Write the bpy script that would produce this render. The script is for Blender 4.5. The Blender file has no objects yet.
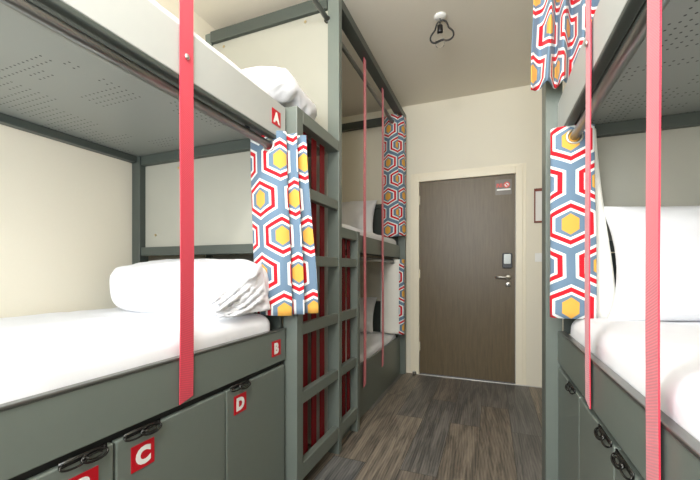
import bpy, bmesh, math, random
from mathutils import Vector, Matrix, noise
random.seed(7)
S = bpy.context.scene
COL = S.collection
PI = math.pi

# ------------------------------------------------------------------ materials
def srgb(r, g, b):
    f = lambda c: (c/255/12.92) if c/255 <= .04045 else ((c/255+.055)/1.055)**2.4
    return (f(r), f(g), f(b), 1)

class NT:
    """small node-building helper"""
    def __init__(s, name):
        s.m = bpy.data.materials.new(name); s.m.use_nodes = True
        s.t = s.m.node_tree; s.b = s.t.nodes['Principled BSDF']
    def n(s, typ, **kw):
        o = s.t.nodes.new('ShaderNode'+typ)
        for k, v in kw.items():
            if k in o.inputs.keys(): s.put(o.inputs[k], v)
            else: setattr(o, k, v)
        return o
    def put(s, sock, v):
        if isinstance(v, bpy.types.NodeSocket): s.t.links.new(v, sock)
        elif isinstance(v, bpy.types.Node): s.t.links.new(v.outputs[0], sock)
        else: sock.default_value = v
    def math(s, op, a, b=0.0, c=None):
        o = s.t.nodes.new('ShaderNodeMath'); o.operation = op
        s.put(o.inputs[0], a); s.put(o.inputs[1], b)
        if c is not None: s.put(o.inputs[2], c)
        return o.outputs[0]
    def mix(s, f, a, b):
        o = s.t.nodes.new('ShaderNodeMix'); o.data_type = 'RGBA'
        s.put(o.inputs[0], f); s.put(o.inputs[6], a); s.put(o.inputs[7], b)
        return o.outputs[2]
    def set(s, **kw):
        for k, v in kw.items(): s.put(s.b.inputs[k.replace('_', ' ')], v)
    def bump(s, h, strength=.2, dist=.002):
        o = s.n('Bump', Strength=strength, Distance=dist); s.put(o.inputs['Height'], h)
        s.put(s.b.inputs['Normal'], o.outputs[0])
    def pos(s, kind='Object'):
        return s.n('TexCoord').outputs[kind]

def simple(name, col, rough=.5, metal=0, bump=0, scale=60, spec=.5, var=.06):
    t = NT(name)
    nz = t.n('TexNoise', Vector=t.pos(), Scale=scale, Detail=3.0)
    dark = tuple(c*(1-var) for c in col[:3])+(1,); lite = tuple(min(1, c*(1+var)) for c in col[:3])+(1,)
    t.set(Base_Color=t.mix(nz.outputs[0], dark, lite), Roughness=rough, Metallic=metal, Specular_IOR_Level=spec)
    if bump: t.bump(nz.outputs[0], bump, .001)
    return t.m

M = {}
M['paint'] = simple('grey_green_paint', srgb(107, 115, 108), .36, bump=.05, scale=40, var=.03)
M['laminate'] = simple('pale_grey_laminate', srgb(160, 159, 148), .45, scale=8, var=.02)
M['tube'] = simple('charcoal_green_steel_tube', srgb(66, 73, 68), .4, bump=.05, scale=40, var=.03)
M['board'] = simple('pale_grey_board_paint', srgb(178, 181, 177), .36, scale=30, var=.02)
M['wall'] = simple('cream_wall_paint', srgb(232, 226, 208), .7, bump=.08, scale=120, var=.012)
M['ceil'] = simple('ceiling_paint', srgb(228, 222, 208), .8, bump=.05, scale=90, var=.012)
M['frame'] = simple('cream_door_frame_paint', srgb(238, 230, 208), .4, var=.01)
M['black'] = simple('black_plastic', srgb(24, 24, 25), .35)
M['darkgap'] = simple('dark_recess_board', srgb(38, 40, 39), .6)
M['chrome'] = simple('brushed_chrome', srgb(214, 212, 206), .36, metal=1, var=.02)
M['rod'] = simple('satin_steel_tube', srgb(126, 128, 124), .3, metal=.85, var=.03)
M['gun'] = simple('gunmetal_fitting', srgb(62, 62, 60), .25, metal=.9)
M['brass'] = simple('brass_screw', srgb(190, 170, 130), .3, metal=1)
M['redplate'] = simple('red_enamel_plate', srgb(190, 12, 32), .4, var=.02)
M['white'] = simple('white_plastic', srgb(240, 240, 236), .4, var=.01)
M['paper'] = simple('white_paper', srgb(236, 234, 230), .8, var=.01)
M['redwood'] = simple('red_brown_wood', srgb(122, 52, 34), .4, scale=20, var=.2)
M['stickergrey'] = simple('grey_sticker_film', srgb(112, 104, 94), .35, var=.02)
M['stickerred'] = simple('sticker_red_ink', srgb(226, 84, 76), .5, var=.02)
M['blackwire'] = simple('black_wire', srgb(22, 20, 18), .4)

def mat_linen():
    t = NT('white_linen')
    p = t.pos()
    a = t.n('TexNoise', Vector=p, Scale=5.0, Detail=4.0, Distortion=.6)
    b = t.n('TexNoise', Vector=p, Scale=400.0, Detail=1.0)
    t.set(Base_Color=srgb(229, 230, 233), Roughness=.85, Specular_IOR_Level=.2, Sheen_Weight=.15)
    h = t.math('ADD', a.outputs[0], t.math('MULTIPLY', b.outputs[0], .03))
    t.bump(h, .35, .02)
    return t.m
M['linen'] = mat_linen()
M['lining'] = simple('white_curtain_lining', srgb(240, 238, 230), .85, bump=.2, scale=200, var=.02)

def mat_web(name, col, sheen=.7, spec=.6):
    t = NT(name)
    p = t.n('SeparateXYZ', Vector=t.pos())
    w = t.math('SINE', t.math('ADD', t.math('MULTIPLY', p.outputs[2], 1100.0), t.math('MULTIPLY', p.outputs[1], 420.0)))
    c2 = tuple(c*.72 for c in col[:3])+(1,)
    t.set(Base_Color=t.mix(t.math('MULTIPLY_ADD', w, .5, .5), c2, col), Roughness=.45, Specular_IOR_Level=spec,
          Sheen_Weight=sheen, Sheen_Roughness=.5)
    t.bump(w, .25, .0006)
    return t.m
M['web'] = mat_web('red_nylon_webbing', srgb(218, 40, 68), .4)
M['webshade'] = mat_web('shaded_red_webbing', srgb(118, 2, 14), .0, .15)  # ladder straps: shade of the niche put into the webbing colour

def mat_hex():
    """geometric hexagon print, laid out in metres on the cloth's own UVs"""
    t = NT('hexagon_print_cotton')
    uv = t.n('SeparateXYZ', Vector=t.n('UVMap').outputs[0])
    W, D = .23, .172
    def cell(off):
        x = t.math('ADD', uv.outputs[0], off*W/2+10*W); y = t.math('ADD', uv.outputs[1], off*D+10*D)
        x = t.math('SUBTRACT', t.math('MODULO', x, W), W/2); y = t.math('SUBTRACT', t.math('MODULO', y, 2*D), D)
        x = t.math('ABSOLUTE', t.math('MULTIPLY', x, 2/W)); y = t.math('ABSOLUTE', t.math('MULTIPLY', y, 1.732/D))
        return (t.math('MAXIMUM', x, t.math('ADD', t.math('MULTIPLY', x, .5), t.math('MULTIPLY', y, .866))),
                t.math('MAXIMUM', x, t.math('ADD', t.math('MULTIPLY', x, .5), t.math('MULTIPLY', y, .62))))
    (d0, y0), (d1, y1) = cell(0), cell(1)
    d = t.math('MINIMUM', d0, d1); inner = t.math('LESS_THAN', t.math('MINIMUM', y0, y1), .275)
    r = t.n('ValToRGB'); r.color_ramp.interpolation = 'CONSTANT'
    blue, white, red, yel = srgb(104, 128, 150), srgb(232, 236, 234), srgb(202, 22, 38), srgb(222, 166, 74)
    e = r.color_ramp.elements
    e[0].position = 0; e[0].color = blue
    e[1].position = .30; e[1].color = blue
    for p_, c in ((.48, white), (.575, red), (.745, white), (.85, blue)):
        k = e.new(p_); k.color = c
    t.put(r.inputs[0], d)
    nz = t.n('TexNoise', Vector=t.n('UVMap').outputs[0], Scale=700.0)
    t.set(Base_Color=t.mix(inner, r.outputs[0], yel), Roughness=.8, Specular_IOR_Level=.25, Sheen_Weight=.1)
    t.bump(nz.outputs[0], .15, .001)
    return t.m
M['hex'] = mat_hex()

def mat_perf():
    t = NT('perforated_grey_steel')
    p = t.n('SeparateXYZ', Vector=t.pos())
    px, py = .022, .026
    gx = t.math('DIVIDE', p.outputs[0], px); gy = t.math('DIVIDE', p.outputs[1], py)
    fx = t.math('SUBTRACT', t.math('FRACT', t.math('ADD', gx, 200)), .5); fy = t.math('SUBTRACT', t.math('FRACT', t.math('ADD', gy, 200)), .5)
    dist = t.math('SQRT', t.math('ADD', t.math('POWER', t.math('MULTIPLY', fx, px), 2), t.math('POWER', t.math('MULTIPLY', fy, py), 2)))
    hole = t.math('LESS_THAN', dist, .0035)
    bx = t.math('FLOOR', t.math('DIVIDE', gx, 4)); by = t.math('FLOOR', t.math('DIVIDE', gy, 2))
    cv = t.n('CombineXYZ', X=bx, Y=by)
    wn = t.n('TexWhiteNoise', Vector=cv.outputs[0])
    grp = t.math('GREATER_THAN', wn.outputs[0], .42)
    cv2 = t.n('CombineXYZ', X=t.math('FLOOR', t.math('DIVIDE', gx, 9)), Y=t.math('FLOOR', t.math('DIVIDE', gy, 12)), Z=4.0)
    grp2 = t.math('GREATER_THAN', t.n('TexWhiteNoise', Vector=cv2.outputs[0]).outputs[0], .33)
    m = t.math('MULTIPLY', hole, t.math('MULTIPLY', grp, grp2))
    t.set(Base_Color=t.mix(m, srgb(136, 140, 135), srgb(30, 30, 30)), Roughness=.4, Metallic=.1)
    return t.m
M['perf'] = mat_perf()

def mat_floor():
    t = NT('grey_oak_planks')
    p = t.pos()
    mp = t.n('Mapping', Vector=p); mp.inputs['Rotation'].default_value = (0, 0, PI/2); mp.inputs['Location'].default_value = (.35, .07, 0)
    bk = t.n('TexBrick', Vector=mp.outputs[0], Scale=1.0, offset=.37)
    bk.inputs['Color1'].default_value = (0, 0, 0, 1); bk.inputs['Color2'].default_value = (1, 1, 1, 1)
    bk.inputs['Mortar'].default_value = (.5, .5, .5, 1); bk.inputs['Mortar Size'].default_value = .0012
    bk.inputs['Brick Width'].default_value = 1.15; bk.inputs['Row Height'].default_value = .2
    bk.inputs['Mortar Smooth'].default_value = .1; bk.inputs['Bias'].default_value = 0
    tone = t.n('ValToRGB'); e = tone.color_ramp.elements
    e[0].color = srgb(140, 130, 117); e[1].color = srgb(124, 125, 124)
    k = e.new(.45); k.color = srgb(160, 149, 134)
    k = e.new(.7); k.color = srgb(138, 129, 118)
    t.put(tone.inputs[0], bk.outputs[0])
    sc = t.n('VectorMath', operation='SCALE'); t.put(sc.inputs[0], bk.outputs[0]); sc.inputs['Scale'].default_value = 9.3
    off = t.n('VectorMath', operation='ADD'); t.put(off.inputs[0], p); t.put(off.inputs[1], sc.outputs[0])
    st = t.n('Mapping', Vector=off.outputs[0]); st.inputs['Scale'].default_value = (16, 1.3, 1)
    g = t.n('TexNoise', Vector=st.outputs[0], Scale=1.6, Detail=6.0, Roughness=.65, Distortion=.8)
    st2 = t.n('Mapping', Vector=off.outputs[0]); st2.inputs['Scale'].default_value = (4.2, .55, 1)
    wv = t.n('TexWave', Vector=st2.outputs[0], Scale=5.0, Distortion=5.0, Detail=3.0, wave_type='RINGS', rings_direction='Z')
    wv.inputs['Detail Scale'].default_value = 1.2
    gr = t.n('MapRange', Value=g.outputs[0]); gr.inputs[1].default_value = .40; gr.inputs[2].default_value = .62
    grain = t.math('ADD', t.math('MULTIPLY', gr.outputs[0], .7), t.math('MULTIPLY', wv.outputs[1], .3))
    dk = t.n('Mix', data_type='RGBA', blend_type='MULTIPLY'); dk.inputs[0].default_value = 1
    t.put(dk.inputs[6], tone.outputs[0])
    t.put(dk.inputs[7], t.mix(grain, (.27, .27, .28, 1), (.98, .96, .93, 1)))
    fin = t.mix(bk.outputs[1], dk.outputs[2], srgb(52, 48, 44))
    t.set(Base_Color=fin, Roughness=t.math('MULTIPLY_ADD', grain, .15, .38), Specular_IOR_Level=.4)
    t.bump(grain, .15, .001)
    return t.m
M['floor'] = mat_floor()

def mat_door():
    t = NT('dark_walnut_door')
    st = t.n('Mapping', Vector=t.pos()); st.inputs['Scale'].default_value = (30, 30, 2.2)
    g = t.n('TexNoise', Vector=st.outputs[0], Scale=2.2, Detail=6.0, Roughness=.6, Distortion=.4)
    t.set(Base_Color=t.mix(g.outputs[0], srgb(74, 61, 42), srgb(116, 101, 73)), Roughness=.42)
    t.bump(g.outputs[0], .1, .001)
    return t.m
M['door'] = mat_door()

def mat_glass():
    t = NT('clear_bulb_glass')
    t.set(Base_Color=(1, 1, 1, 1), Roughness=.02, Transmission_Weight=1.0, IOR=1.2)
    return t.m
M['glass'] = mat_glass()

# ------------------------------------------------------------------ mesh helpers
class MB:
    def __init__(s): s.v = []; s.f = []; s.mi = []; s.uv = None
    def quad(s, idx, m=0): s.f.append(tuple(idx)); s.mi.append(m)
    def box(s, x0, x1, y0, y1, z0, z1, m=0):
        b = len(s.v)
        s.v += [(x, y, z) for z in (z0, z1) for y in (y0, y1) for x in (x0, x1)]
        for q in ((0, 2, 3, 1), (4, 5, 7, 6), (0, 1, 5, 4), (2, 6, 7, 3), (0, 4, 6, 2), (1, 3, 7, 5)):
            s.quad([b+i for i in q], m)
        return s
    def tube(s, pts, r, n=10, closed=False, m=0, flat=None):
        pts = [Vector(p) for p in pts]; b = len(s.v); N = len(pts)
        up = Vector((0, 0, 1)); prev = None
        for i, p in enumerate(pts):
            a = pts[(i-1) % N] if (closed or i > 0) else p
            c = pts[(i+1) % N] if (closed or i < N-1) else p
            tan = (c-a).normalized()
            if prev is None:
                ref = up if abs(tan.dot(up)) < .9 else Vector((1, 0, 0))
                nr = (ref - tan*ref.dot(tan)).normalized()
            else:
                nr = (prev - tan*prev.dot(tan)).normalized()
            prev = nr; bn = tan.cross(nr)
            for k in range(n):
                th = 2*PI*k/n
                s.v.append(tuple(p + nr*r*math.cos(th) + bn*r*math.sin(th)))
        for i in range(N if closed else N-1):
            for k in range(n):
                i2 = (i+1) % N
                s.quad((b+i*n+k, b+i*n+(k+1) % n, b+i2*n+(k+1) % n, b+i2*n+k), m)
        if not closed:
            s.quad([b+k for k in range(n)][::-1], m); s.quad([b+(N-1)*n+k for k in range(n)], m)
        return s
    def lathe(s, prof, o=(0, 0, 0), axis='z', n=24, m=0):
        b = len(s.v); o = Vector(o)
        for r, h in prof:
            for k in range(n):
                a = 2*PI*k/n; c, d = r*math.cos(a), r*math.sin(a)
                p = {'z': (c, d, h), 'y': (d, h, c), 'x': (h, c, d)}[axis]
                s.v.append(tuple(o+Vector(p)))
        for i in range(len(prof)-1):
            for k in range(n):
                s.quad((b+i*n+k, b+i*n+(k+1) % n, b+(i+1)*n+(k+1) % n, b+(i+1)*n+k), m)
        if prof[0][0] > 1e-6: s.quad([b+k for k in range(n)][::-1], m)
        if prof[-1][0] > 1e-6: s.quad([b+(len(prof)-1)*n+k for k in range(n)], m)
        return s
    def poly_prism(s, pts2, to3, d, m=0):
        """pts2 outline, to3(a,b,depth)->xyz"""
        b = len(s.v); n = len(pts2)
        s.v += [to3(a, c, 0) for a, c in pts2]+[to3(a, c, d) for a, c in pts2]
        s.quad([b+i for i in range(n)][::-1], m); s.quad([b+n+i for i in range(n)], m)
        for i in range(n):
            j = (i+1) % n; s.quad((b+i, b+j, b+n+j, b+n+i), m)
        return s
    def build(s, name, mats, parent=None, bevel=0, smooth=False, off=(0, 0, 0)):
        me = bpy.data.meshes.new(name)
        ox, oy, oz = off
        me.from_pydata([(x-ox, y-oy, z-oz) for x, y, z in s.v], [], s.f)
        for mt in (mats if isinstance(mats, (list, tuple)) else [mats]): me.materials.append(mt)
        for p, i in zip(me.polygons, s.mi): p.material_index = i; p.use_smooth = smooth
        if s.uv:
            l = me.uv_layers.new(name='UVMap')
            for p in me.polygons:
                for li, vi in zip(p.loop_indices, p.vertices): l.data[li].uv = s.uv[vi]
        bm = bmesh.new(); bm.from_mesh(me); bmesh.ops.recalc_face_normals(bm, faces=bm.faces) if not s.uv else None
        bm.to_mesh(me); bm.free()
        o = bpy.data.objects.new(name, me); COL.objects.link(o)
        if bevel:
            md = o.modifiers.new('bevel', 'BEVEL'); md.width = bevel; md.segments = 2; md.limit_method = 'ANGLE'
        if parent is not None:
            o.parent = parent
            wl = parent.location.copy(); pp = parent.parent
            while pp: wl += pp.location; pp = pp.parent
            o.location = Vector(off) - wl
        else: o.location = off
        return o

def empty(name, loc, label, cat, group=None):
    o = bpy.data.objects.new(name, None); COL.objects.link(o); o.location = loc
    o['label'] = label; o['category'] = cat
    if group: o['group'] = group
    return o
def tag(o, label, cat, group=None):
    o['label'] = label; o['category'] = cat
    if group: o['group'] = group
    return o
def struct(o, label=None, cat=None):
    o['kind'] = 'structure'
    if label: o['label'] = label
    if cat: o['category'] = cat
    return o
def bx(name, mat, parent, *a, bevel=.003):
    return MB().box(*a).build(name, M[mat], parent, bevel)

def crom(pts, n):
    """Catmull-Rom resample of 2-D points"""
    P = [Vector(p) for p in pts]; P = [2*P[0]-P[1]]+P+[2*P[-1]-P[-2]]
    out = []; segs = len(P)-3
    for i in range(n):
        t = i/(n-1)*segs; k = min(int(t), segs-1); f = t-k
        a, b, c, d = P[k:k+4]
        out.append(.5*((2*b)+(c-a)*f+(2*a-5*b+4*c-d)*f*f+(3*b-a-3*c+d)*f**3))
    return out

# ------------------------------------------------------------------ room shell
XL, XR, YB, YN, H = -1.88, 1.28, 3.772, -.9, 2.87
struct(bx('floor', 'floor', None, XL-.1, XR+.1, YN-.1, YB+.1, -.06, 0, bevel=0), 'grey oak plank floor', 'floor')
struct(bx('ceiling', 'ceil', None, XL-.1, XR+.1, YN-.1, YB+.1, H, H+.08, bevel=0), 'plain pale ceiling', 'ceiling')
struct(bx('wall_left', 'wall', None, XL-.1, XL, YN-.1, YB+.1, 0, H, bevel=0), 'cream wall behind the left bunks', 'wall')
struct(bx('wall_right', 'wall', None, XR, XR+.1, YN-.1, YB+.1, 0, H, bevel=0), 'cream wall behind the right bunk', 'wall')
# wall with the door opening
DX0, DX1, DH = -.708, .222, 2.04
w = MB()
w.box(XL, DX0-.012, YB, YB+.1, 0, H).box(DX1+.012, XR, YB, YB+.1, 0, H).box(DX0-.012, DX1+.012, YB, YB+.1, DH+.012, H)
struct(w.build('wall_far', M['wall']), 'cream wall with the entrance door', 'wall')
# near wall with the window that lights the room (behind the camera)
WX0, WX1, WZ0, WZ1 = -1.75, .3, 1.05, 2.7
w = MB()
w.box(XL, WX0, YN-.1, YN, 0, H).box(WX1, XR, YN-.1, YN, 0, H).box(WX0, WX1, YN-.1, YN, 0, WZ0).box(WX0, WX1, YN-.1, YN, WZ1, H)
struct(w.build('wall_near', M['wall']), 'cream wall with the window', 'wall')
w = MB()
w.box(WX0, WX0+.05, YN-.09, YN-.03, WZ0, WZ1).box(WX1-.05, WX1, YN-.09, YN-.03, WZ0, WZ1)
w.box(WX0, WX1, YN-.09, YN-.03, WZ0, WZ0+.05).box(WX0, WX1, YN-.09, YN-.03, WZ1-.05, WZ1).box(-.755, -.695, YN-.09, YN-.03, WZ0, WZ1)
struct(w.build('window_1', M['white'], None, .004), 'white framed window', 'window')

struct(bx('trim_1', 'chrome', None, DX0-.05, XR, YB-.022, YB-.0145, 0, .006, bevel=.001), 'thin bright metal strip along the foot of the door wall', 'floor strip')

# ------------------------------------------------------------------ door
door = empty('door_1', (DX0, YB, 0), 'dark walnut entrance door in a cream frame', 'door'); door['kind'] = 'structure'
bx('door_leaf', 'door', door, DX0+.003, DX1-.003, YB+.012, YB+.052, .008, DH-.003, bevel=.002)
f = MB()
FW = .062
f.box(DX0-FW, DX0, YB-.014, YB+.06, 0, DH+FW).box(DX1, DX1+FW, YB-.014, YB+.06, 0, DH+FW).box(DX0, DX1, YB-.014, YB+.06, DH, DH+FW)
f.box(DX0-FW-.03, DX0-FW, YB-.006, YB+.01, 0, DH+FW+.03).box(DX1+FW, DX1+FW+.03, YB-.006, YB+.01, 0, DH+FW+.03).box(DX0-FW, DX1+FW, YB-.006, YB+.01, DH+FW, DH+FW+.03)
f.build('door_frame', M['frame'], door, .004)
for z in (.25, 1.02, 1.8):
    MB().lathe([(.006, 0), (.0075, .003), (.0075, .09), (.006, .093)], (DX0+.002, YB+.004, z), n=12).build('hinge', M['frame'], door, smooth=True)
lk = MB()
# card reader: rounded black housing with bright sloping face
def rrect(x0, x1, z0, z1, r, n=5):
    out = []
    for cx, cz, a0 in ((x1-r, z1-r, 0), (x0+r, z1-r, PI/2), (x0+r, z0+r, PI), (x1-r, z0+r, 1.5*PI)):
        for i in range(n+1):
            a = a0+i*PI/2/n; out.append((cx+r*math.cos(a), cz+r*math.sin(a)))
    return out
to_door = lambda y0: (lambda a, c, d: (a, y0-d, c))
rd = MB().poly_prism(rrect(.104, .192, 1.125, 1.272, .014), to_door(YB+.012), .028).build('card_reader', M['black'], door, .004)
pl = MB()
prof = rrect(.116, .18, 1.165, 1.262, .01)
pl.poly_prism(prof, to_door(YB-.0155), .006)
pl.build('reader_plate', M['rod'], rd, .002)
hd = MB().lathe([(.026, 0), (.026, -.006), (.022, -.01)], (.158, YB+.012, 1.032), 'y', 24)
hd.lathe([(.011, -.008), (.011, -.05), (.009, -.056)], (.158, YB+.012, 1.032), 'y', 16)
hd.tube([(.158, YB-.036, 1.032), (.13, YB-.04, 1.034), (.09, YB-.042, 1.038), (.052, YB-.04, 1.036), (.045, YB-.03, 1.036)], .009, 12)
hd.build('door_handle', M['chrome'], door, smooth=True)
ec = MB().lathe([(.024, 0), (.024, -.006), (.02, -.009)], (.158, YB+.012, .965), 'y', 24).build('keyhole_plate', M['chrome'], door, smooth=True)
MB().lathe([(.006, 0), (.006, -.002)], (.158, YB+.003, .968), 'y', 12).box(.1555, .1605, YB+.001, YB+.003, .953, .966).build('keyhole', M['black'], ec)

# no-smoking style notice on the door
sg = empty('door_sign', (.114, YB+.011, 1.92), 'small square grey sign with red letter and ring on top of the door', 'sign')
MB().poly_prism(rrect(.04, .188, 1.846, 1.994, .006), to_door(YB+.0115), .0025).build('backing', M['stickergrey'], sg)
def ring(mb, cx, cz, r0, r1, y, d, n=28, m=0):
    o = [(cx+r1*math.cos(2*PI*i/n), cz+r1*math.sin(2*PI*i/n)) for i in range(n)]
    q = [(cx+r0*math.cos(2*PI*i/n), cz+r0*math.sin(2*PI*i/n)) for i in range(n)]
    b = len(mb.v)
    for yy in (y, y-d):
        mb.v += [(x, yy, z) for x, z in o]+[(x, yy, z) for x, z in q]
    for i in range(n):
        j = (i+1) % n
        mb.quad((b+i, b+j, b+n+j, b+n+i), m); mb.quad((b+2*n+i, b+3*n+i, b+3*n+j, b+2*n+j), m)
        mb.quad((b+i, b+2*n+i, b+2*n+j, b+j), m); mb.quad((b+n+i, b+n+j, b+3*n+j, b+3*n+i), m)
ys = YB+.0088
q = MB()
nz0, nz1 = 1.918, 1.956
q.box(.052, .062, ys-.002, ys, nz0, nz1).box(.083, .093, ys-.002, ys, nz0, nz1)
q.poly_prism([(.06, nz1), (.07, nz1), (.086, nz0), (.076, nz0)], to_door(ys), .002)
q.box(.096, .104, ys-.002, ys, nz0, nz1).box(.1, .11, ys-.002, ys, nz0, nz0+.008)
ring(q, .143, 1.939, .019, .029, ys, .002)
q.poly_prism([(.128, 1.95), (.134, 1.956), (.158, 1.928), (.152, 1.922)], to_door(ys), .003)
q.build('red_lettering', M['stickerred'], sg)
q = MB(); ring(q, .143, 1.939, .007, .0185, ys, .0015); q.box(.055, .178, ys-.002, ys, 1.887, 1.902)
q.build('white_lettering', M['white'], sg)

# frame with a paper on the wall right of the door
pf = empty('picture_frame', (.5, YB, 1.715), 'red-brown wooden frame holding a white notice on the wall right of the door', 'picture frame')
q = MB()
q.box(.381, .391, YB-.02, YB-.001, 1.553, 1.876).box(.601, .617, YB-.02, YB-.001, 1.553, 1.876).box(.391, .601, YB-.02, YB-.001, 1.553, 1.569).box(.391, .601, YB-.02, YB-.001, 1.85, 1.876)
q.build('frame', M['redwood'], pf, .003)
bx('paper', 'paper', pf, .391, .601, YB-.008, YB-.004, 1.569, 1.85, bevel=0)
sw = empty('light_switch', (.43, YB, 1.225), 'white light switch on the wall right of the door handle', 'light switch')
bx('switch_plate', 'white', sw, .388, .47, YB-.01, YB-.001, 1.184, 1.266)
bx('rocker', 'white', sw, .404, .454, YB-.015, YB-.01, 1.2, 1.25)
dp = empty('door_stop', (-.752, YB-.045, 0), 'small grey door stop on the floor at the left door frame', 'door stop')
MB().lathe([(.02, 0), (.02, .02), (.017, .032)], (-.752, YB-.045, 0), n=20).build('rubber_buffer', M['rod'], dp, smooth=True)
MB().lathe([(.012, .032), (.011, .04)], (-.752, YB-.045, 0), n=20).build('cap', M['chrome'], dp, smooth=True)

# ------------------------------------------------------------------ letter plates and hasps
def letter_mesh(ch, size):
    cu = bpy.data.curves.new('glyph', 'FONT'); cu.body = ch; cu.size = size; cu.align_x = 'CENTER'; cu.align_y = 'CENTER'
    cu.offset = .065*size; cu.extrude = 0; cu.resolution_u = 4
    o = bpy.data.objects.new('glyph', cu); COL.objects.link(o)
    dg = bpy.context.evaluated_depsgraph_get(); dg.update()
    me = bpy.data.meshes.new_from_object(o.evaluated_get(dg))
    vs = [tuple(v.co) for v in me.vertices]; fs = [tuple(p.vertices) for p in me.polygons]
    bpy.data.objects.remove(o); bpy.data.curves.remove(cu); bpy.data.meshes.remove(me)
    cx = (min(v[0] for v in vs)+max(v[0] for v in vs))/2; cy = (min(v[1] for v in vs)+max(v[1] for v in vs))/2
    return [(v[0]-cx, v[1]-cy) for v in vs], fs
def letter_plate(ch, x, y0, y1, z0, z1, parent, sgn=1, name='letter_plate'):
    """plate on a plane of constant x; sgn = the way it faces; reading direction runs along +y for +x facing"""
    mb = MB().box(min(x, x+sgn*.002), max(x, x+sgn*.002), y0, y1, z0, z1, 0)
    vs, fs = letter_mesh(ch, .062)
    b = len(mb.v); yc, zc = (y0+y1)/2, (z0+z1)/2
    mb.v += [(x+sgn*.0026, yc+sgn*a, zc+c) for a, c in vs]
    for f_ in fs: mb.quad([b+i for i in f_], 1)
    o = mb.build(name, [M['redplate'], M['white']], parent)
    o['label'] = 'red square plate with a white letter '+ch
    return o
def hasp(x, y0, y1, z, parent, sgn=1):
    """gunmetal padlock hasp: hinged strap with an oval slot and a staple loop"""
    mb = MB(); L = y1-y0; xo = x+sgn*.004
    def oval(cy, ly, lz, xx, r, zz=z, tilt=.0):
        mb.tube([(xx+sgn*tilt*math.sin(a), cy+ly*math.cos(a), zz+lz*math.sin(a)) for a in [2*PI*i/24 for i in range(24)]], r, 8, True)
    oval(y0+L*.27, L*.27, .0075, xo+sgn*.002, .0026, z-.003, -.006)
    oval(y0+L*.70, L*.28, .0095, xo+sgn*.004, .003, z-.005, -.007)
    oval(y0+L*.70, L*.15, .005, xo+sgn*.005, .002, z-.005, -.003)
    mb.box(min(x, x+sgn*.003), max(x, x+sgn*.003), y0, y1, z-.004, z+.010)
    mb.lathe([(.005, 0), (.005, sgn*.009), (.003, sgn*.011)], (x, y0+L*.47, z-.002), 'x', 12)
    for k in (.06, .94): mb.lathe([(.0035, sgn*.003), (.0025, sgn*.005)], (x, y0+L*k, z+.004), 'x', 10)
    return mb.build('hasp', M['gun'], parent, smooth=True)
def screw(parent, p, axis, sgn, r=.007, mat='brass'):
    mb = MB().lathe([(r, 0), (r, sgn*.003), (r*.55, sgn*.006)], p, axis, 14)
    return mb.build('screw', M[mat], parent, smooth=True)

# ------------------------------------------------------------------ bunks
XB, XP = -.90, -.845          # face of the rails, face of the ladder posts
Y0L, Y1L = -.55, 1.44
ZA0, ZA1, ZB0, ZB1 = 1.714, 1.871, .684, .8265

bunk = empty('bunk_bed', (-1.39, .45, 0), 'near left grey two-level bunk bed marked A above and B below', 'bunk bed', 'grey bunk beds')
bx('guard_board', 'board', bunk, XB-.02, XB, Y0L, Y1L, ZA0, ZA1)
bx('bed_rail', 'paint', bunk, XB-.02, XB, Y0L, Y1L, ZB0, ZB1)
bx('rail_trim', 'rod', bunk, XB-.021, XB+.004, Y0L, Y1L, ZB1+.0005, ZB1+.009)
bx('guard_trim', 'tube', bunk, XB-.03, XB+.001, Y0L, Y1L, ZA0-.016, ZA0-.0005)
bx('perforated_base', 'perf', bunk, XL+.005, XB-.022, Y0L, Y1L, 1.742, 1.755, bevel=0)
bx('bed_base', 'darkgap', bunk, XL+.005, XB-.022, Y0L, Y1L, .70, .715)
bx('side_tube', 'tube', bunk, XB-.09, XB-.045, Y0L, Y1L-.045, 1.722, 1.741)
bx('wall_tube', 'tube', bunk, XL+.005, XL+.045, Y0L, Y1L-.045, 1.705, 1.741)
bx('end_tube', 'tube', bunk, XL+.07, XB-.022, Y1L-.04, Y1L, 1.69, 1.741)
bx('end_tube', 'tube', bunk, XL+.07, XB-.022, Y1L-.04, Y1L, 1.185, 1.232)
bx('end_panel', 'laminate', bunk, XL+.07, XB-.022, Y1L-.012, Y1L, 1.233, 1.689, bevel=.001)
bx('end_board', 'tube', bunk, XL+.07, XB-.022, Y1L-.012, Y1L, .816, 1.02, bevel=.001)
bx('corner_post', 'tube', bunk, XL+.005, XL+.068, Y1L-.045, Y1L+.01, 0, 1.741)
MB().tube([(-.934, Y0L, 1.672), (-.934, Y1L-.01, 1.672)], .017, 18).build('curtain_rod', M['rod'], bunk, smooth=True)
for y in (Y0L+.2, Y1L-.25):
    MB().box(-.94, -.928, y, y+.02, 1.68, 1.722).build('rod_bracket', M['gun'], bunk, .002)
for p in ((-1.56, 1.655), (-1.73, 1.3)): screw(bunk, (p[0], Y1L-.012, p[1]), 'y', -1)
letter_plate('A', XB, 1.327, 1.394, 1.757, 1.826, bunk)
letter_plate('B', XB, 1.327, 1.394, .719, .788, bunk)
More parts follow.
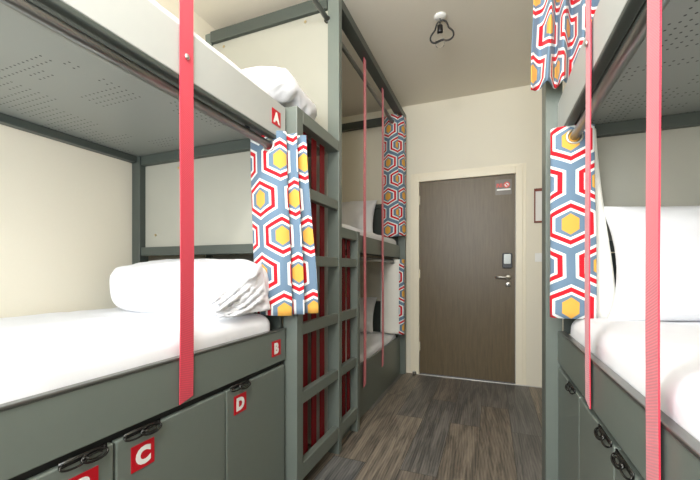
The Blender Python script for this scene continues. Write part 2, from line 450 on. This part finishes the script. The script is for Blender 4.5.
# lockers below
lock = empty('storage_locker', (-1.39, .45, 0), 'grey under-bed locker with lettered doors below the near left bunk', 'locker', 'under-bed lockers')
q = MB(); q.box(XL+.005, XB-.03, Y0L, Y1L-.02, .03, .66); q.box(XB-.06, XB-.035, Y0L, Y1L-.02, 0, .03)
q.box(XB-.045, XB-.022, Y0L, Y1L, .66, .6835)
q.build('body', M['darkgap'], lock, .002)
ed = [-.2, .21, .624, 1.035, 1.435]
doors = [(-.2, .21, None, 1), (.21, .624, 'B', 1), (.624, 1.035, 'C', 0), (1.035, 1.435, 'D', 0)]
for y0, y1, ch, far in doors:
    d = bx('door', 'paint', lock, XB-.02, XB, y0+.003, y1-.003, .035, .662, bevel=.004)
    if ch:
        d['label'] = 'locker door marked '+ch
        h0, h1 = (y1-.13, y1-.022) if far else (y0+.022, y0+.132)
        hasp(XB, h0, h1, .662, d)
        if far: letter_plate(ch, XB, y1-.113, y1-.043, .555, .625, d)
        else: letter_plate(ch, XB, y0+.043, y0+.113, .557, .627, d)

# tall far left bunk
Y0F, Y1F = 1.945, 3.755
fb = empty('bunk_bed', (-1.39, 2.85, 0), 'far left tall grey bunk bed reaching up to the ceiling beside the door', 'bunk bed', 'grey bunk beds')
bx('post', 'paint', fb, XP-.075, XP, Y0F, Y0F+.046, 0, 2.768)
bx('post', 'paint', fb, XP-.075, XP, Y1F-.05, Y1F, 0, 2.768)
bx('post', 'paint', fb, XL+.005, XL+.06, Y0F, Y0F+.046, 0, 2.768)
bx('post', 'paint', fb, XL+.005, XL+.06, Y1F-.05, Y1F, 0, 2.768)
bx('top_beam', 'tube', fb, XP-.075, XP, Y0F+.047, Y1F-.051, 2.705, 2.768)
bx('top_beam', 'tube', fb, XL+.061, XP-.076, Y0F-.012, Y0F+.04, 2.69, 2.768)
bx('top_beam', 'tube', fb, XL+.061, XP-.076, Y1F-.05, Y1F, 2.69, 2.768)
bx('end_panel', 'laminate', fb, XL+.061, XP-.076, Y0F+.012, Y0F+.028, 0.02, 2.689, bevel=.001)
bx('bed_rail', 'paint', fb, XB-.02, XB, Y0F+.047, Y1F-.051, 1.236, 1.365)
bx('bed_base', 'perf', fb, XL+.061, XB-.022, Y0F+.05, Y1F-.051, 1.27, 1.285)
bx('base_tube', 'tube', fb, XB-.10, XB-.03, Y0F+.05, Y1F-.051, 1.238, 1.268)
bx('bed_rail', 'paint', fb, XB-.02, XB, Y0F+.047, Y1F-.051, 0.002, .40)
bx('bed_base', 'darkgap', fb, XL+.061, XB-.022, Y0F+.05, Y1F-.051, .28, .30)
for z0, z1 in ((.36, .72), (1.30, 1.78)):
    bx('end_board', 'tube', fb, XL+.061, XP-.076, Y1F-.02, Y1F-.002, z0, z1)
    bx('end_tube', 'tube', fb, XL+.061, XP-.076, Y1F-.05, Y1F-.002, z1+.001, z1+.045)
for z in (2.62, 1.195):
    MB().tube([(-.935, Y0F+.03, z), (-.935, Y1F-.02, z)], .016, 16).build('curtain_rod', M['rod'], fb, smooth=True)
for p in ((-1.72, 2.655), (-1.08, 2.66)): screw(fb, (p[0], Y0F+.012, p[1]), 'y', -1, .009)

# curtain rod of the upper near bunk, carried by the tall bunk's panel
cr = empty('curtain_rod', (-.924, .7, 2.63), 'grey curtain rod running above upper bunk A to the tall post', 'curtain rod')
MB().tube([(-.924, YN+.002, 2.63), (-.924, Y0F+.01, 2.63)], .015, 16).build('tube', M['rod'], cr, smooth=True)
MB().lathe([(.018, 0), (.022, .004), (.022, .012)], (-.924, Y0F-.002, 2.63), 'y', 18).build('end_cap', M['gun'], cr, smooth=True)

# ladders
RZ = (1.52, 1.18, .845, .51)
lad = empty('ladder', (-.87, 1.7, 0), 'tall grey ladder with shade-darkened red straps rising to upper bunk A', 'ladder', 'grey bunk ladders')
bx('post', 'paint', lad, XP-.075, XP, Y1L+.011, Y1L+.07, 0, 1.878)
bx('top_rail', 'paint', lad, XP-.075, XP, Y1L+.071, Y0F-.001, 1.815, 1.878)
for z in RZ: bx('rung', 'paint', lad, XP-.04, XP-.004, Y1L+.071, Y0F-.001, z-.055, z)
bx('bottom_rail', 'paint', lad, XP-.04, XP-.002, Y1L+.071, Y0F-.001, .09, .167)
for y in (1.588, 1.69, 1.79):
    MB().box(-.897, -.893, y, y+.056, .12, 1.85).build('strap', M['webshade'], lad, .001)
lad2 = empty('ladder', (-.87, 2.13, 0), 'low narrow grey ladder with shade-darkened red straps rising to the far middle bed', 'ladder', 'grey bunk ladders')
bx('post', 'paint', lad2, XP-.075, XP, 2.262, 2.312, 0, 1.37)
bx('top_rail', 'paint', lad2, XP-.04, XP-.002, Y0F+.047, 2.261, 1.305, 1.369)
for z in RZ[1:]: bx('rung', 'paint', lad2, XP-.04, XP-.004, Y0F+.047, 2.261, z-.055, z)
bx('bottom_rail', 'paint', lad2, XP-.04, XP-.002, Y0F+.047, 2.261, .09, .167)
for y in (2.105, 2.188):
    MB().box(-.894, -.890, y, y+.05, .12, 1.35).build('strap', M['webshade'], lad2, .001)
# closed head shelf above the ladder niche
sh = tag(bx('head_shelf', 'paint', None, XL+.005, XP-.08, Y1L+.012, Y0F-.014, 1.80, 1.82), 'grey shelf board behind the top rail of the tall ladder', 'shelf')

# right bunk
XRB, XRP, Y0R, Y1R = .286, .237, -.13, 1.87
rb = empty('bunk_bed', (.77, .87, 0), 'right grey two-level bunk bed with the big white pillow', 'bunk bed', 'grey bunk beds')
bx('guard_board', 'board', rb, XRB, XRB+.02, Y0R, Y1R-.002, ZA0, ZA1)
bx('bed_rail', 'paint', rb, XRB, XRB+.02, Y0R, Y1R-.002, ZB0, ZB1)
bx('rail_trim', 'rod', rb, XRB-.004, XRB+.021, Y0R, Y1R-.06, ZB1+.0005, ZB1+.009)
bx('guard_trim', 'tube', rb, XRB-.001, XRB+.03, Y0R, Y1R-.002, ZA0-.016, ZA0-.0005)
bx('perforated_base', 'perf', rb, XRB+.022, XR-.005, Y0R, Y1R-.002, 1.742, 1.755, bevel=0)
bx('bed_base', 'darkgap', rb, XRB+.022, XR-.005, Y0R, Y1R-.002, .70, .715)
bx('side_tube', 'tube', rb, XRB+.045, XRB+.075, Y0R, Y1R-.045, 1.722, 1.741)
bx('end_tube', 'tube', rb, XRB+.022, XR-.005, Y1R-.042, Y1R-.002, 1.69, 1.741)
bx('end_tube', 'tube', rb, XRB+.022, XR-.005, Y1R-.042, Y1R-.002, 1.185, 1.232)
bx('end_panel', 'laminate', rb, XRB+.022, XR-.005, Y1R-.014, Y1R-.002, 1.233, 1.689, bevel=.001)
bx('end_board', 'tube', rb, XRB+.022, XR-.005, Y1R-.014, Y1R-.002, .816, 1.18, bevel=.001)
bx('post', 'paint', rb, XRP, XRB+.02, Y1R, Y1R+.13, 0, 2.768)
bx('top_beam', 'tube', rb, XRP, XRB+.02, Y0R, Y1R-.002, 2.705, 2.768)
MB().tube([(.318, Y0R, 1.652), (.318, Y1R-.01, 1.652)], .017, 18).build('curtain_rod', M['rod'], rb, smooth=True)
MB().tube([(.30, Y0R, 2.64), (.30, Y1R-.003, 2.64)], .015, 18).build('curtain_rod', M['rod'], rb, smooth=True)
screw(rb, (.43, Y1R-.014, 1.655), 'y', -1)
lock2 = empty('storage_locker', (.77, .87, 0), 'grey under-bed locker with padlock hasps below the right bunk', 'locker', 'under-bed lockers')
q = MB(); q.box(XRB+.03, XR-.005, Y0R, Y1R-.02, .03, .66); q.box(XRB+.035, XRB+.06, Y0R, Y1R-.02, 0, .03)
q.box(XRB+.022, XRB+.045, Y0R, Y1R-.002, .66, .6835)
q.build('body', M['darkgap'], lock2, .002)
for y0, y1, h0 in ((1.4446, 1.862, 1.5), (1.066, 1.4446, 1.08), (.66, 1.066, .93), (.25, .66, None)):
    d = bx('door', 'paint', lock2, XRB, XRB+.02, y0+.003, y1-.003, .035, .662, bevel=.004)
    if h0: hasp(XRB, h0, h0+.115, .66, d, -1)

# ------------------------------------------------------------------ bedding
def mattress(name, x0, x1, y0, y1, z0, z1, label, r=.05, seed=0, amp=.006, front=None, slump=0):
    sx, sy, sz = (x1-x0)/2, (y1-y0)/2, (z1-z0)/2
    mb = MB(); idx = {}
    def vert(p):
        k = tuple(round(c, 5) for c in p)
        if k not in idx:
            idx[k] = len(mb.v)
            a = Vector(p); a = Vector((a.x*sx, a.y*sy, a.z*sz))
            i = Vector((max(-sx+r, min(sx-r, a.x)), max(-sy+r, min(sy-r, a.y)), max(-sz+r, min(sz-r, a.z))))
            d = a-i
            nrm = d.normalized() if d.length > 1e-6 else Vector((0, 0, 0))
            q_ = i + nrm*r if d.length > 1e-6 else a
            n1 = noise.noise(Vector((q_.x*7+seed, q_.y*3.2, q_.z*9)))
            n2 = abs(noise.noise(Vector((q_.x*4+seed*3, q_.y*9, q_.z*5+4))))
            q_ = q_+nrm*(amp*n1+amp*1.2*n2-.6*amp)
            if slump:
                e = max(0, 1-abs(q_.x - front*sx)/.14)
                q_.z -= slump*e*e*(1+.3*n1)*max(0, min(1, q_.z/sz))
            mb.v.append((q_.x, q_.y, q_.z))
        return idx[k]
    nx, ny, nz_ = 26, 54, 8
    def lin(n, s):  # denser near edges
        e = min(.45, 1.3*r/s)
        inner = [-1+e+(2-2*e)*i/(n-8) for i in range(n-7)]
        return [-1+e*i/4 for i in range(4)]+inner+[1-e+e*(i+1)/4 for i in range(4)]
    gx, gy, gz = lin(nx, sx), lin(ny, sy), lin(12, sz)
    for s in (-1, 1):
        for a, b, f in ((gx, gy, lambda u, v: (u, v, s)), (gx, gz, lambda u, v: (u, s, v)), (gy, gz, lambda u, v: (s, u, v))):
            for i in range(len(a)-1):
                for j in range(len(b)-1):
                    mb.quad([vert(f(a[i], b[j])), vert(f(a[i+1], b[j])), vert(f(a[i+1], b[j+1])), vert(f(a[i], b[j+1]))])
    o = mb.build(name, M['linen'], None, smooth=True)
    o.location = ((x0+x1)/2, (y0+y1)/2, (z0+z1)/2)
    return tag(o, label, 'mattress', 'white sheeted mattresses')
mattress('mattress', XL+.012, XB-.03, Y0L, Y1L-.05, 1.758, 1.952, 'white sheeted mattress on upper bunk A', seed=1, front=1, slump=.02)
mat_b = mattress('mattress', XL+.012, XB-.0225, Y0L, Y1L-.055, .717, .915, 'white sheeted mattress on lower bunk B above the lockers', r=.055, seed=5, amp=.007, front=1, slump=.012)
mattress('mattress', XL+.07, XB-.025, Y0F+.055, Y1F-.06, 1.29, 1.435, 'white mattress on the middle bed of the far left bunk', seed=9, front=1)
mattress('mattress', XL+.07, XB-.025, Y0F+.055, Y1F-.06, .305, .445, 'white mattress on the lowest bed of the far left bunk', seed=12, front=1)
mattress('mattress', XRB+.0225, XR-.012, Y0R, Y1R-.07, .717, .915, 'white sheeted mattress on the lower right bunk', r=.055, seed=15, amp=.007, front=-1, slump=.012)

def pillow(name, a, b, h, loc, rot, label, seed=0, amp=.02, p=2.6, pinch=.07, plump=.5, cat='pillow', grp='white pillows', n=44, rc=0):
    mb = MB(); N = n; top = {}; bot = {}
    for s, D in ((1, top), (-1, bot)):
        for i in range(N+1):
            for j in range(N+1):
                u = -1+2*i/N; v = -1+2*j/N
                u = math.sin(u*PI/2); v = math.sin(v*PI/2)
                edge = i in (0, N) or j in (0, N)
                if edge and s < 0: D[i, j] = top[i, j]; continue
                t = ((1-abs(u)**p)*(1-abs(v)**p))
                t = max(0, t)**plump
                x = a*u*(1-pinch*(1-v*v)*abs(u)**3); y = b*v*(1-pinch*(1-u*u)*abs(v)**3)
                x *= 1-rc*v**4*u*u; y *= 1-rc*u**4*v*v
                w1 = noise.noise(Vector((u*2.2+seed, v*2.2, s*3.0)))
                w2 = abs(noise.noise(Vector((u*5+seed*2+w1, v*3.2, s*5.0))))
                ang = math.atan2(v, u)
                w3 = abs(noise.noise(Vector((math.cos(ang)*5+seed, math.sin(ang)*5, s*2.0))))*min(1, (u*u+v*v))
                z = s*h*t + s*amp*(.7*w1 - w2*.8 - w3*.5)*min(1, t*2.2)
                if edge: z = .008*noise.noise(Vector((u*6+seed, v*6, 0)))
                D[i, j] = len(mb.v); mb.v.append((x, y, z))
        for i in range(N):
            for j in range(N):
                qd = [D[i, j], D[i+1, j], D[i+1, j+1], D[i, j+1]]
                mb.quad(qd if s > 0 else qd[::-1])
    o = mb.build(name, M['linen'], None, smooth=True)
    o.location = loc; o.rotation_euler = rot
    return tag(o, label, cat, grp)
pillow_b = pillow('pillow', .385, .165, .125, (-1.32, 1.265, 1.03), (.08, 0, .02), 'plump white pillow lying across the far end of lower bunk B', seed=3, amp=.016, plump=.32, p=4.0, pinch=-.03, rc=.16)
pillow('pillow', .36, .25, .105, (-1.24, 1.60, 2.0), (-.12, .02, .03), 'crumpled white pillow at the end of upper bunk A above the ladder', seed=8, amp=.05, pinch=.0, plump=.4, p=3.2, rc=.2)
pillow('pillow', .33, .235, .085, (-1.46, 3.53, 1.655), (1.1, 0, .12), 'white pillow leaning at the far end of the middle bed', seed=13, amp=.015)
pillow('pillow', .33, .21, .08, (-1.46, 3.53, .635), (1.0, 0, .12), 'white pillow leaning at the far end of the lowest bed', seed=17, amp=.015)
pillow('pillow', .41, .245, .095, (.835, 1.715, 1.135), (1.36, 0, -.03), 'big white pillow standing upright on the right lower bunk', seed=21, amp=.014, pinch=.115, plump=.45, p=3.0)

# wrinkled open end of the pillowcase on pillow B
def flap():
    mb = MB(); n, m_ = 46, 26
    U0, U1, L0, L1 = Vector((-.995, 1.06, .985)), Vector((-.94, 1.30, 1.135)), Vector((-.965, 1.07, .925)), Vector((-.915, 1.335, .93))
    for i in range(n+1):
        for j in range(m_+1):
            a, b = i/n, j/m_
            p = U0.lerp(U1, a).lerp(L0.lerp(L1, a), b)
            ridge = abs(noise.noise(Vector((a*1.6, b*6+a*2.5, 3))))+.6*abs(noise.noise(Vector((a*4, b*11-a*4, 8))))
            e = min(1, 6*min(a+.05, 1-a, b+.1, 1.1-b))
            p = p+Vector((.6, -.8, 0))*(.004+.075*ridge*e)
            mb.v.append(tuple(p))
    for i in range(n):
        for j in range(m_):
            a = i*(m_+1)+j; mb.quad((a, a+1, a+m_+2, a+m_+1))
    o = mb.build('pillowcase_flap', M['linen'], None, smooth=True)
    md = o.modifiers.new('thick', 'SOLIDIFY'); md.thickness = .004
    o.parent = pillow_b
    o.matrix_parent_inverse = (Matrix.Translation(pillow_b.location) @ pillow_b.rotation_euler.to_matrix().to_4x4()).inverted()
flap()

# ------------------------------------------------------------------ curtains
def curtain(top, bot, z1, z0, label, uoff=0, voff=0, rings=(), n=130, rows=28, flip=False, base=None, hem=.0):
    xs = [p[0] for p in top]; ys_ = [p[1] for p in top]
    root = empty('curtain', (sum(xs)/len(xs), sum(ys_)/len(ys_), z0), label, 'curtain', 'hexagon print curtains')
    T, B = crom(top, n), crom(bot, n)
    mb = MB(); mb.uv = []
    L = [0]
    for i in range(1, n): L.append(L[-1]+((B[i]-B[i-1]).length+(T[i]-T[i-1]).length)/2)
    for j in range(rows+1):
        f = j/rows; e = f*f*(3-2*f)
        for i in range(n):
            p = T[i].lerp(B[i], .35*f+.65*e)
            w_ = .006*f*noise.noise(Vector((L[i]*9, f*3, z1)))
            z = z1+(z0-z1)*f + hem*f*noise.noise(Vector((L[i]*4, 1, z0)))
            mb.v.append((p.x+w_, p.y-w_, z)); mb.uv.append((L[i]+uoff, (z1-z0)*(1-f)+voff))
    for j in range(rows):
        for i in range(n-1):
            a = j*n+i; qd = (a, a+1, a+n+1, a+n)
            mb.quad(qd[::-1] if flip else qd)
    o = mb.build('cloth', [M['hex'], M['lining']], root, smooth=True)
    md = o.modifiers.new('thick', 'SOLIDIFY'); md.thickness = .003; md.offset = -1; md.material_offset = 1; md.material_offset_rim = 0
    for (x, y, z, ax, r) in rings:
        q_ = MB(); pts = []
        a = Vector(ax).normalized(); s1 = a.cross(Vector((0, 0, 1))).normalized(); s2 = a.cross(s1)
        q_.tube([Vector((x, y, z))+s1*r*math.cos(t_)+s2*r*math.sin(t_) for t_ in [2*PI*k/24 for k in range(24)]], .0055, 8, True)
        q_.build('eyelet', M['chrome'], root, smooth=True)
    return root
# near left lower curtain: front leaf faces the window, pleats stacked towards the ladder
curtain([(-1.065, 1.391), (-.985, 1.361), (-.93, 1.356), (-.885, 1.366), (-.865, 1.391), (-.89, 1.411), (-.86, 1.416), (-.825, 1.416), (-.85, 1.436), (-.855, 1.448), (-.82, 1.451), (-.80, 1.458)],
        [(-1.04, 1.391), (-.955, 1.356), (-.90, 1.351), (-.855, 1.361), (-.83, 1.386), (-.855, 1.406), (-.82, 1.411), (-.785, 1.416), (-.81, 1.441), (-.80, 1.456), (-.77, 1.461), (-.745, 1.476)],
        1.735, .902, 'hexagon print curtain gathered beside the tall ladder on lower bunk B', uoff=.04, voff=-.016,
        rings=[(-.934, 1.354, 1.672, (0, 1, 0), .025)], flip=True, hem=.012)
# right lower curtain: front leaf shows the print, the leaf behind it its lining
curtain([(.392, 1.705), (.35, 1.688), (.30, 1.684), (.25, 1.692), (.236, 1.715), (.28, 1.745), (.35, 1.755), (.40, 1.76), (.405, 1.785), (.34, 1.80), (.30, 1.815), (.36, 1.84), (.40, 1.845)],
        [(.40, 1.70), (.35, 1.685), (.30, 1.68), (.25, 1.69), (.236, 1.715), (.28, 1.74), (.38, 1.745), (.465, 1.745), (.47, 1.77), (.38, 1.79), (.32, 1.81), (.38, 1.84), (.44, 1.845)],
        1.70, .907, 'hexagon print curtain with white lining hanging beside the right pillow', uoff=.02, voff=.128,
        rings=[(.318, 1.683, 1.652, (0, 1, 0), .027)], flip=False, hem=.01)
# right upper curtain
curtain([(0.534, 1.84), (0.464, 1.76), (0.414, 1.82), (0.374, 1.74), (0.344, 1.83), (0.309, 1.74), (0.284, 1.83), (0.259, 1.75), (0.229, 1.81), (0.189, 1.78)],
        [(0.514, 1.83), (0.444, 1.75), (0.404, 1.82), (0.354, 1.73), (0.329, 1.82), (0.284, 1.73), (0.264, 1.81), (0.229, 1.73), (0.204, 1.80), (0.169, 1.765)],
        2.69, 1.915, 'hexagon print curtain gathered on the upper right bunk', uoff=.03, voff=.1, flip=False, hem=.03)
# far left middle curtain
curtain([(-1.03, 3.56), (-.98, 3.53), (-.93, 3.52), (-.885, 3.54), (-.90, 3.58), (-.86, 3.585), (-.84, 3.60), (-.835, 3.64), (-.83, 3.67)],
        [(-1.05, 3.56), (-.99, 3.53), (-.93, 3.52), (-.875, 3.54), (-.89, 3.58), (-.85, 3.585), (-.84, 3.60), (-.825, 3.64), (-.83, 3.67)],
        2.70, 1.455, 'hexagon print curtain hanging beside the door on the far middle bed', uoff=.05, voff=.1, flip=True,
        rings=[(-.935, 3.519, 2.62, (0, 1, 0), .025)], hem=.02)
# far left lowest curtain, lining side forward
curtain([(-0.868, 3.53), (-0.84, 3.525), (-0.82, 3.545), (-0.835, 3.66), (-0.865, 3.62), (-0.850, 3.58), (-0.905, 3.55), (-0.965, 3.53), (-1.020, 3.53), (-1.065, 3.55)],
        [(-0.868, 3.52), (-0.835, 3.515), (-0.815, 3.54), (-0.835, 3.66), (-0.860, 3.62), (-0.835, 3.58), (-0.895, 3.55), (-0.965, 3.53), (-1.020, 3.53), (-1.065, 3.55)],
        1.215, .445, 'curtain showing its white lining on the lowest far bed', uoff=.05, voff=.1, flip=True,
        rings=[(-.935, 3.528, 1.195, (0, 1, 0), .025)], hem=.02)

# ------------------------------------------------------------------ safety straps
def strap(x, y0, y1, z0, z1, sgn, label, screws=()):
    yc = (y0+y1)/2
    root = empty('webbing_strap', (x, yc, z0), label, 'strap', 'red webbing straps')
    mb = MB(); N = 40
    for i in range(N+1):
        f = i/N; z = z0+(z1-z0)*f
        dx = .0015*math.sin(f*9)*sgn; dy = .003*math.sin(f*4)
        for yy in (y0, y1):
            for d in (0, .003*sgn): mb.v.append((x+dx+d, yy+dy, z + (.012 if (yy == y1 and i == 0) else 0)))
    for i in range(N):
        a = i*4; b = a+4
        mb.quad((a, a+2, b+2, b)); mb.quad((a+1, b+1, b+3, a+3)); mb.quad((a, b, b+1, a+1)); mb.quad((a+2, a+3, b+3, b+2))
    mb.quad((0, 1, 3, 2)); e = N*4; mb.quad((e, e+2, e+3, e+1))
    mb.build('band', M['web'], root, off=(x, yc, z0))
    for z in screws: screw(root, (x+sgn*.004, yc, z), 'x', sgn, .009, 'chrome')
    return root
strap(XB+.006, .82, .873, .69, 2.63, 1, 'wide red webbing strap hanging across the near left bunk', (1.778,))
strap(XRB-.008, .778, .833, .60, 2.70, -1, 'wide red webbing strap hanging across the near part of the right bunk', (1.8,))
strap(XRB-.008, 1.25, 1.303, .69, 2.70, -1, 'narrower looking red webbing strap hanging in front of the right curtain', (1.8,))
strap(XB+.012, 2.505, 2.558, .225, 2.704, 1, 'thin looking red webbing strap next to the low ladder on the far left bunk')
strap(XB+.012, 2.985, 3.038, .256, 2.704, 1, 'thin looking red webbing strap on the far left bunk nearest the door')

# ------------------------------------------------------------------ pendant lamps: one by the door, one added out of view
def pendant(LX, LY, label):
    lp = empty('pendant_lamp', (LX, LY, H), label, 'lamp', 'wire cage pendant lamps')
    MB().lathe([(.042, 0), (.042, -.006), (.036, -.014), (.012, -.018)], (LX, LY, H-.0005), n=32).build('ceiling_rose', M['white'], lp, smooth=True)
    MB().tube([(LX, LY, H-.018), (LX, LY, H-.07)], .004, 8).build('cord', M['blackwire'], lp, smooth=True)
    MB().lathe([(.006, 0), (.018, -.004), (.02, -.05), (.014, -.056)], (LX, LY, H-.065), n=20).build('socket', M['blackwire'], lp, smooth=True)
    MB().lathe([(.012, 0), (.014, -.012), (.03, -.045), (.034, -.065), (.028, -.085), (.012, -.097), (.0, -.099)], (LX, LY, H-.121), n=24).build('bulb', M['glass'], lp, smooth=True)
    q = MB()
    pts = []
    for i in range(72):
        a = 2*PI*i/72
        r = .070+.016*math.cos(3*(a-PI/2))
        pts.append((LX+.012+r*math.cos(a), LY-.15*r*math.sin(a), H-.120+.9*r*math.sin(a)))
    q.tube(pts, .006, 8, True)
    q.tube([(LX, LY+.0, H-.075), (LX, LY+.03, H-.072), (LX, LY+.05, H-.075)], .003, 6)
    q.build('wire_cage', M['blackwire'], lp, smooth=True)
    return lp
pendant(-.328, 2.515, 'unlit black wire cage lamp hanging from the ceiling in front of the door')
pendant(-.328, .12, 'lit black wire cage lamp added unseen over the aisle between the two near bunks')  # unseen copy, added to brighten the upper boards and strap tops

# ------------------------------------------------------------------ light
wd = bpy.data.worlds.new('sky'); S.world = wd; wd.use_nodes = True
bg = wd.node_tree.nodes['Background']; bg.inputs[0].default_value = (.78, .88, 1, 1); bg.inputs[1].default_value = 1.0
def area(name, loc, rot, sx, sy, e, col):
    l = bpy.data.lights.new(name, 'AREA'); l.shape = 'RECTANGLE'; l.size = sx; l.size_y = sy; l.energy = e; l.color = col
    o = bpy.data.objects.new(name, l); COL.objects.link(o); o.location = loc; o.rotation_euler = rot
    return o
area('window_daylight', ((WX0+WX1)/2, YN-.12, (WZ0+WZ1)/2), (PI/2, 0, 0), WX1-WX0, WZ1-WZ0, 110, (.95, .98, 1))

pl_ = bpy.data.lights.new('added_aisle_light', 'POINT'); pl_.energy = 46; pl_.shadow_soft_size = .07; pl_.color = (1, .985, .955)  # added source above the view, lifts the near boards, straps and ceiling
plo = bpy.data.objects.new('added_aisle_light', pl_); COL.objects.link(plo); plo.location = (-.328, .12, H-.36)

# ------------------------------------------------------------------ camera
cd = bpy.data.cameras.new('camera'); cam = bpy.data.objects.new('camera', cd); COL.objects.link(cam)
f = 354.0
cd.sensor_width = 36; cd.sensor_fit = 'HORIZONTAL'; cd.lens = f/700*36; cd.shift_y = 30/700; cd.clip_start = .02
cam.location = (0, 0, 1.106); cam.rotation_euler = (PI/2, 0, math.radians(21.7))
S.camera = cam
S.view_settings.view_transform = 'Standard'; S.view_settings.look = 'None'; S.view_settings.gamma = 1
S.view_settings.use_curve_mapping = False
S.view_settings.exposure = 0.15
S.cycles.max_bounces = 10; S.cycles.diffuse_bounces = 6
S.cycles.use_denoising = True
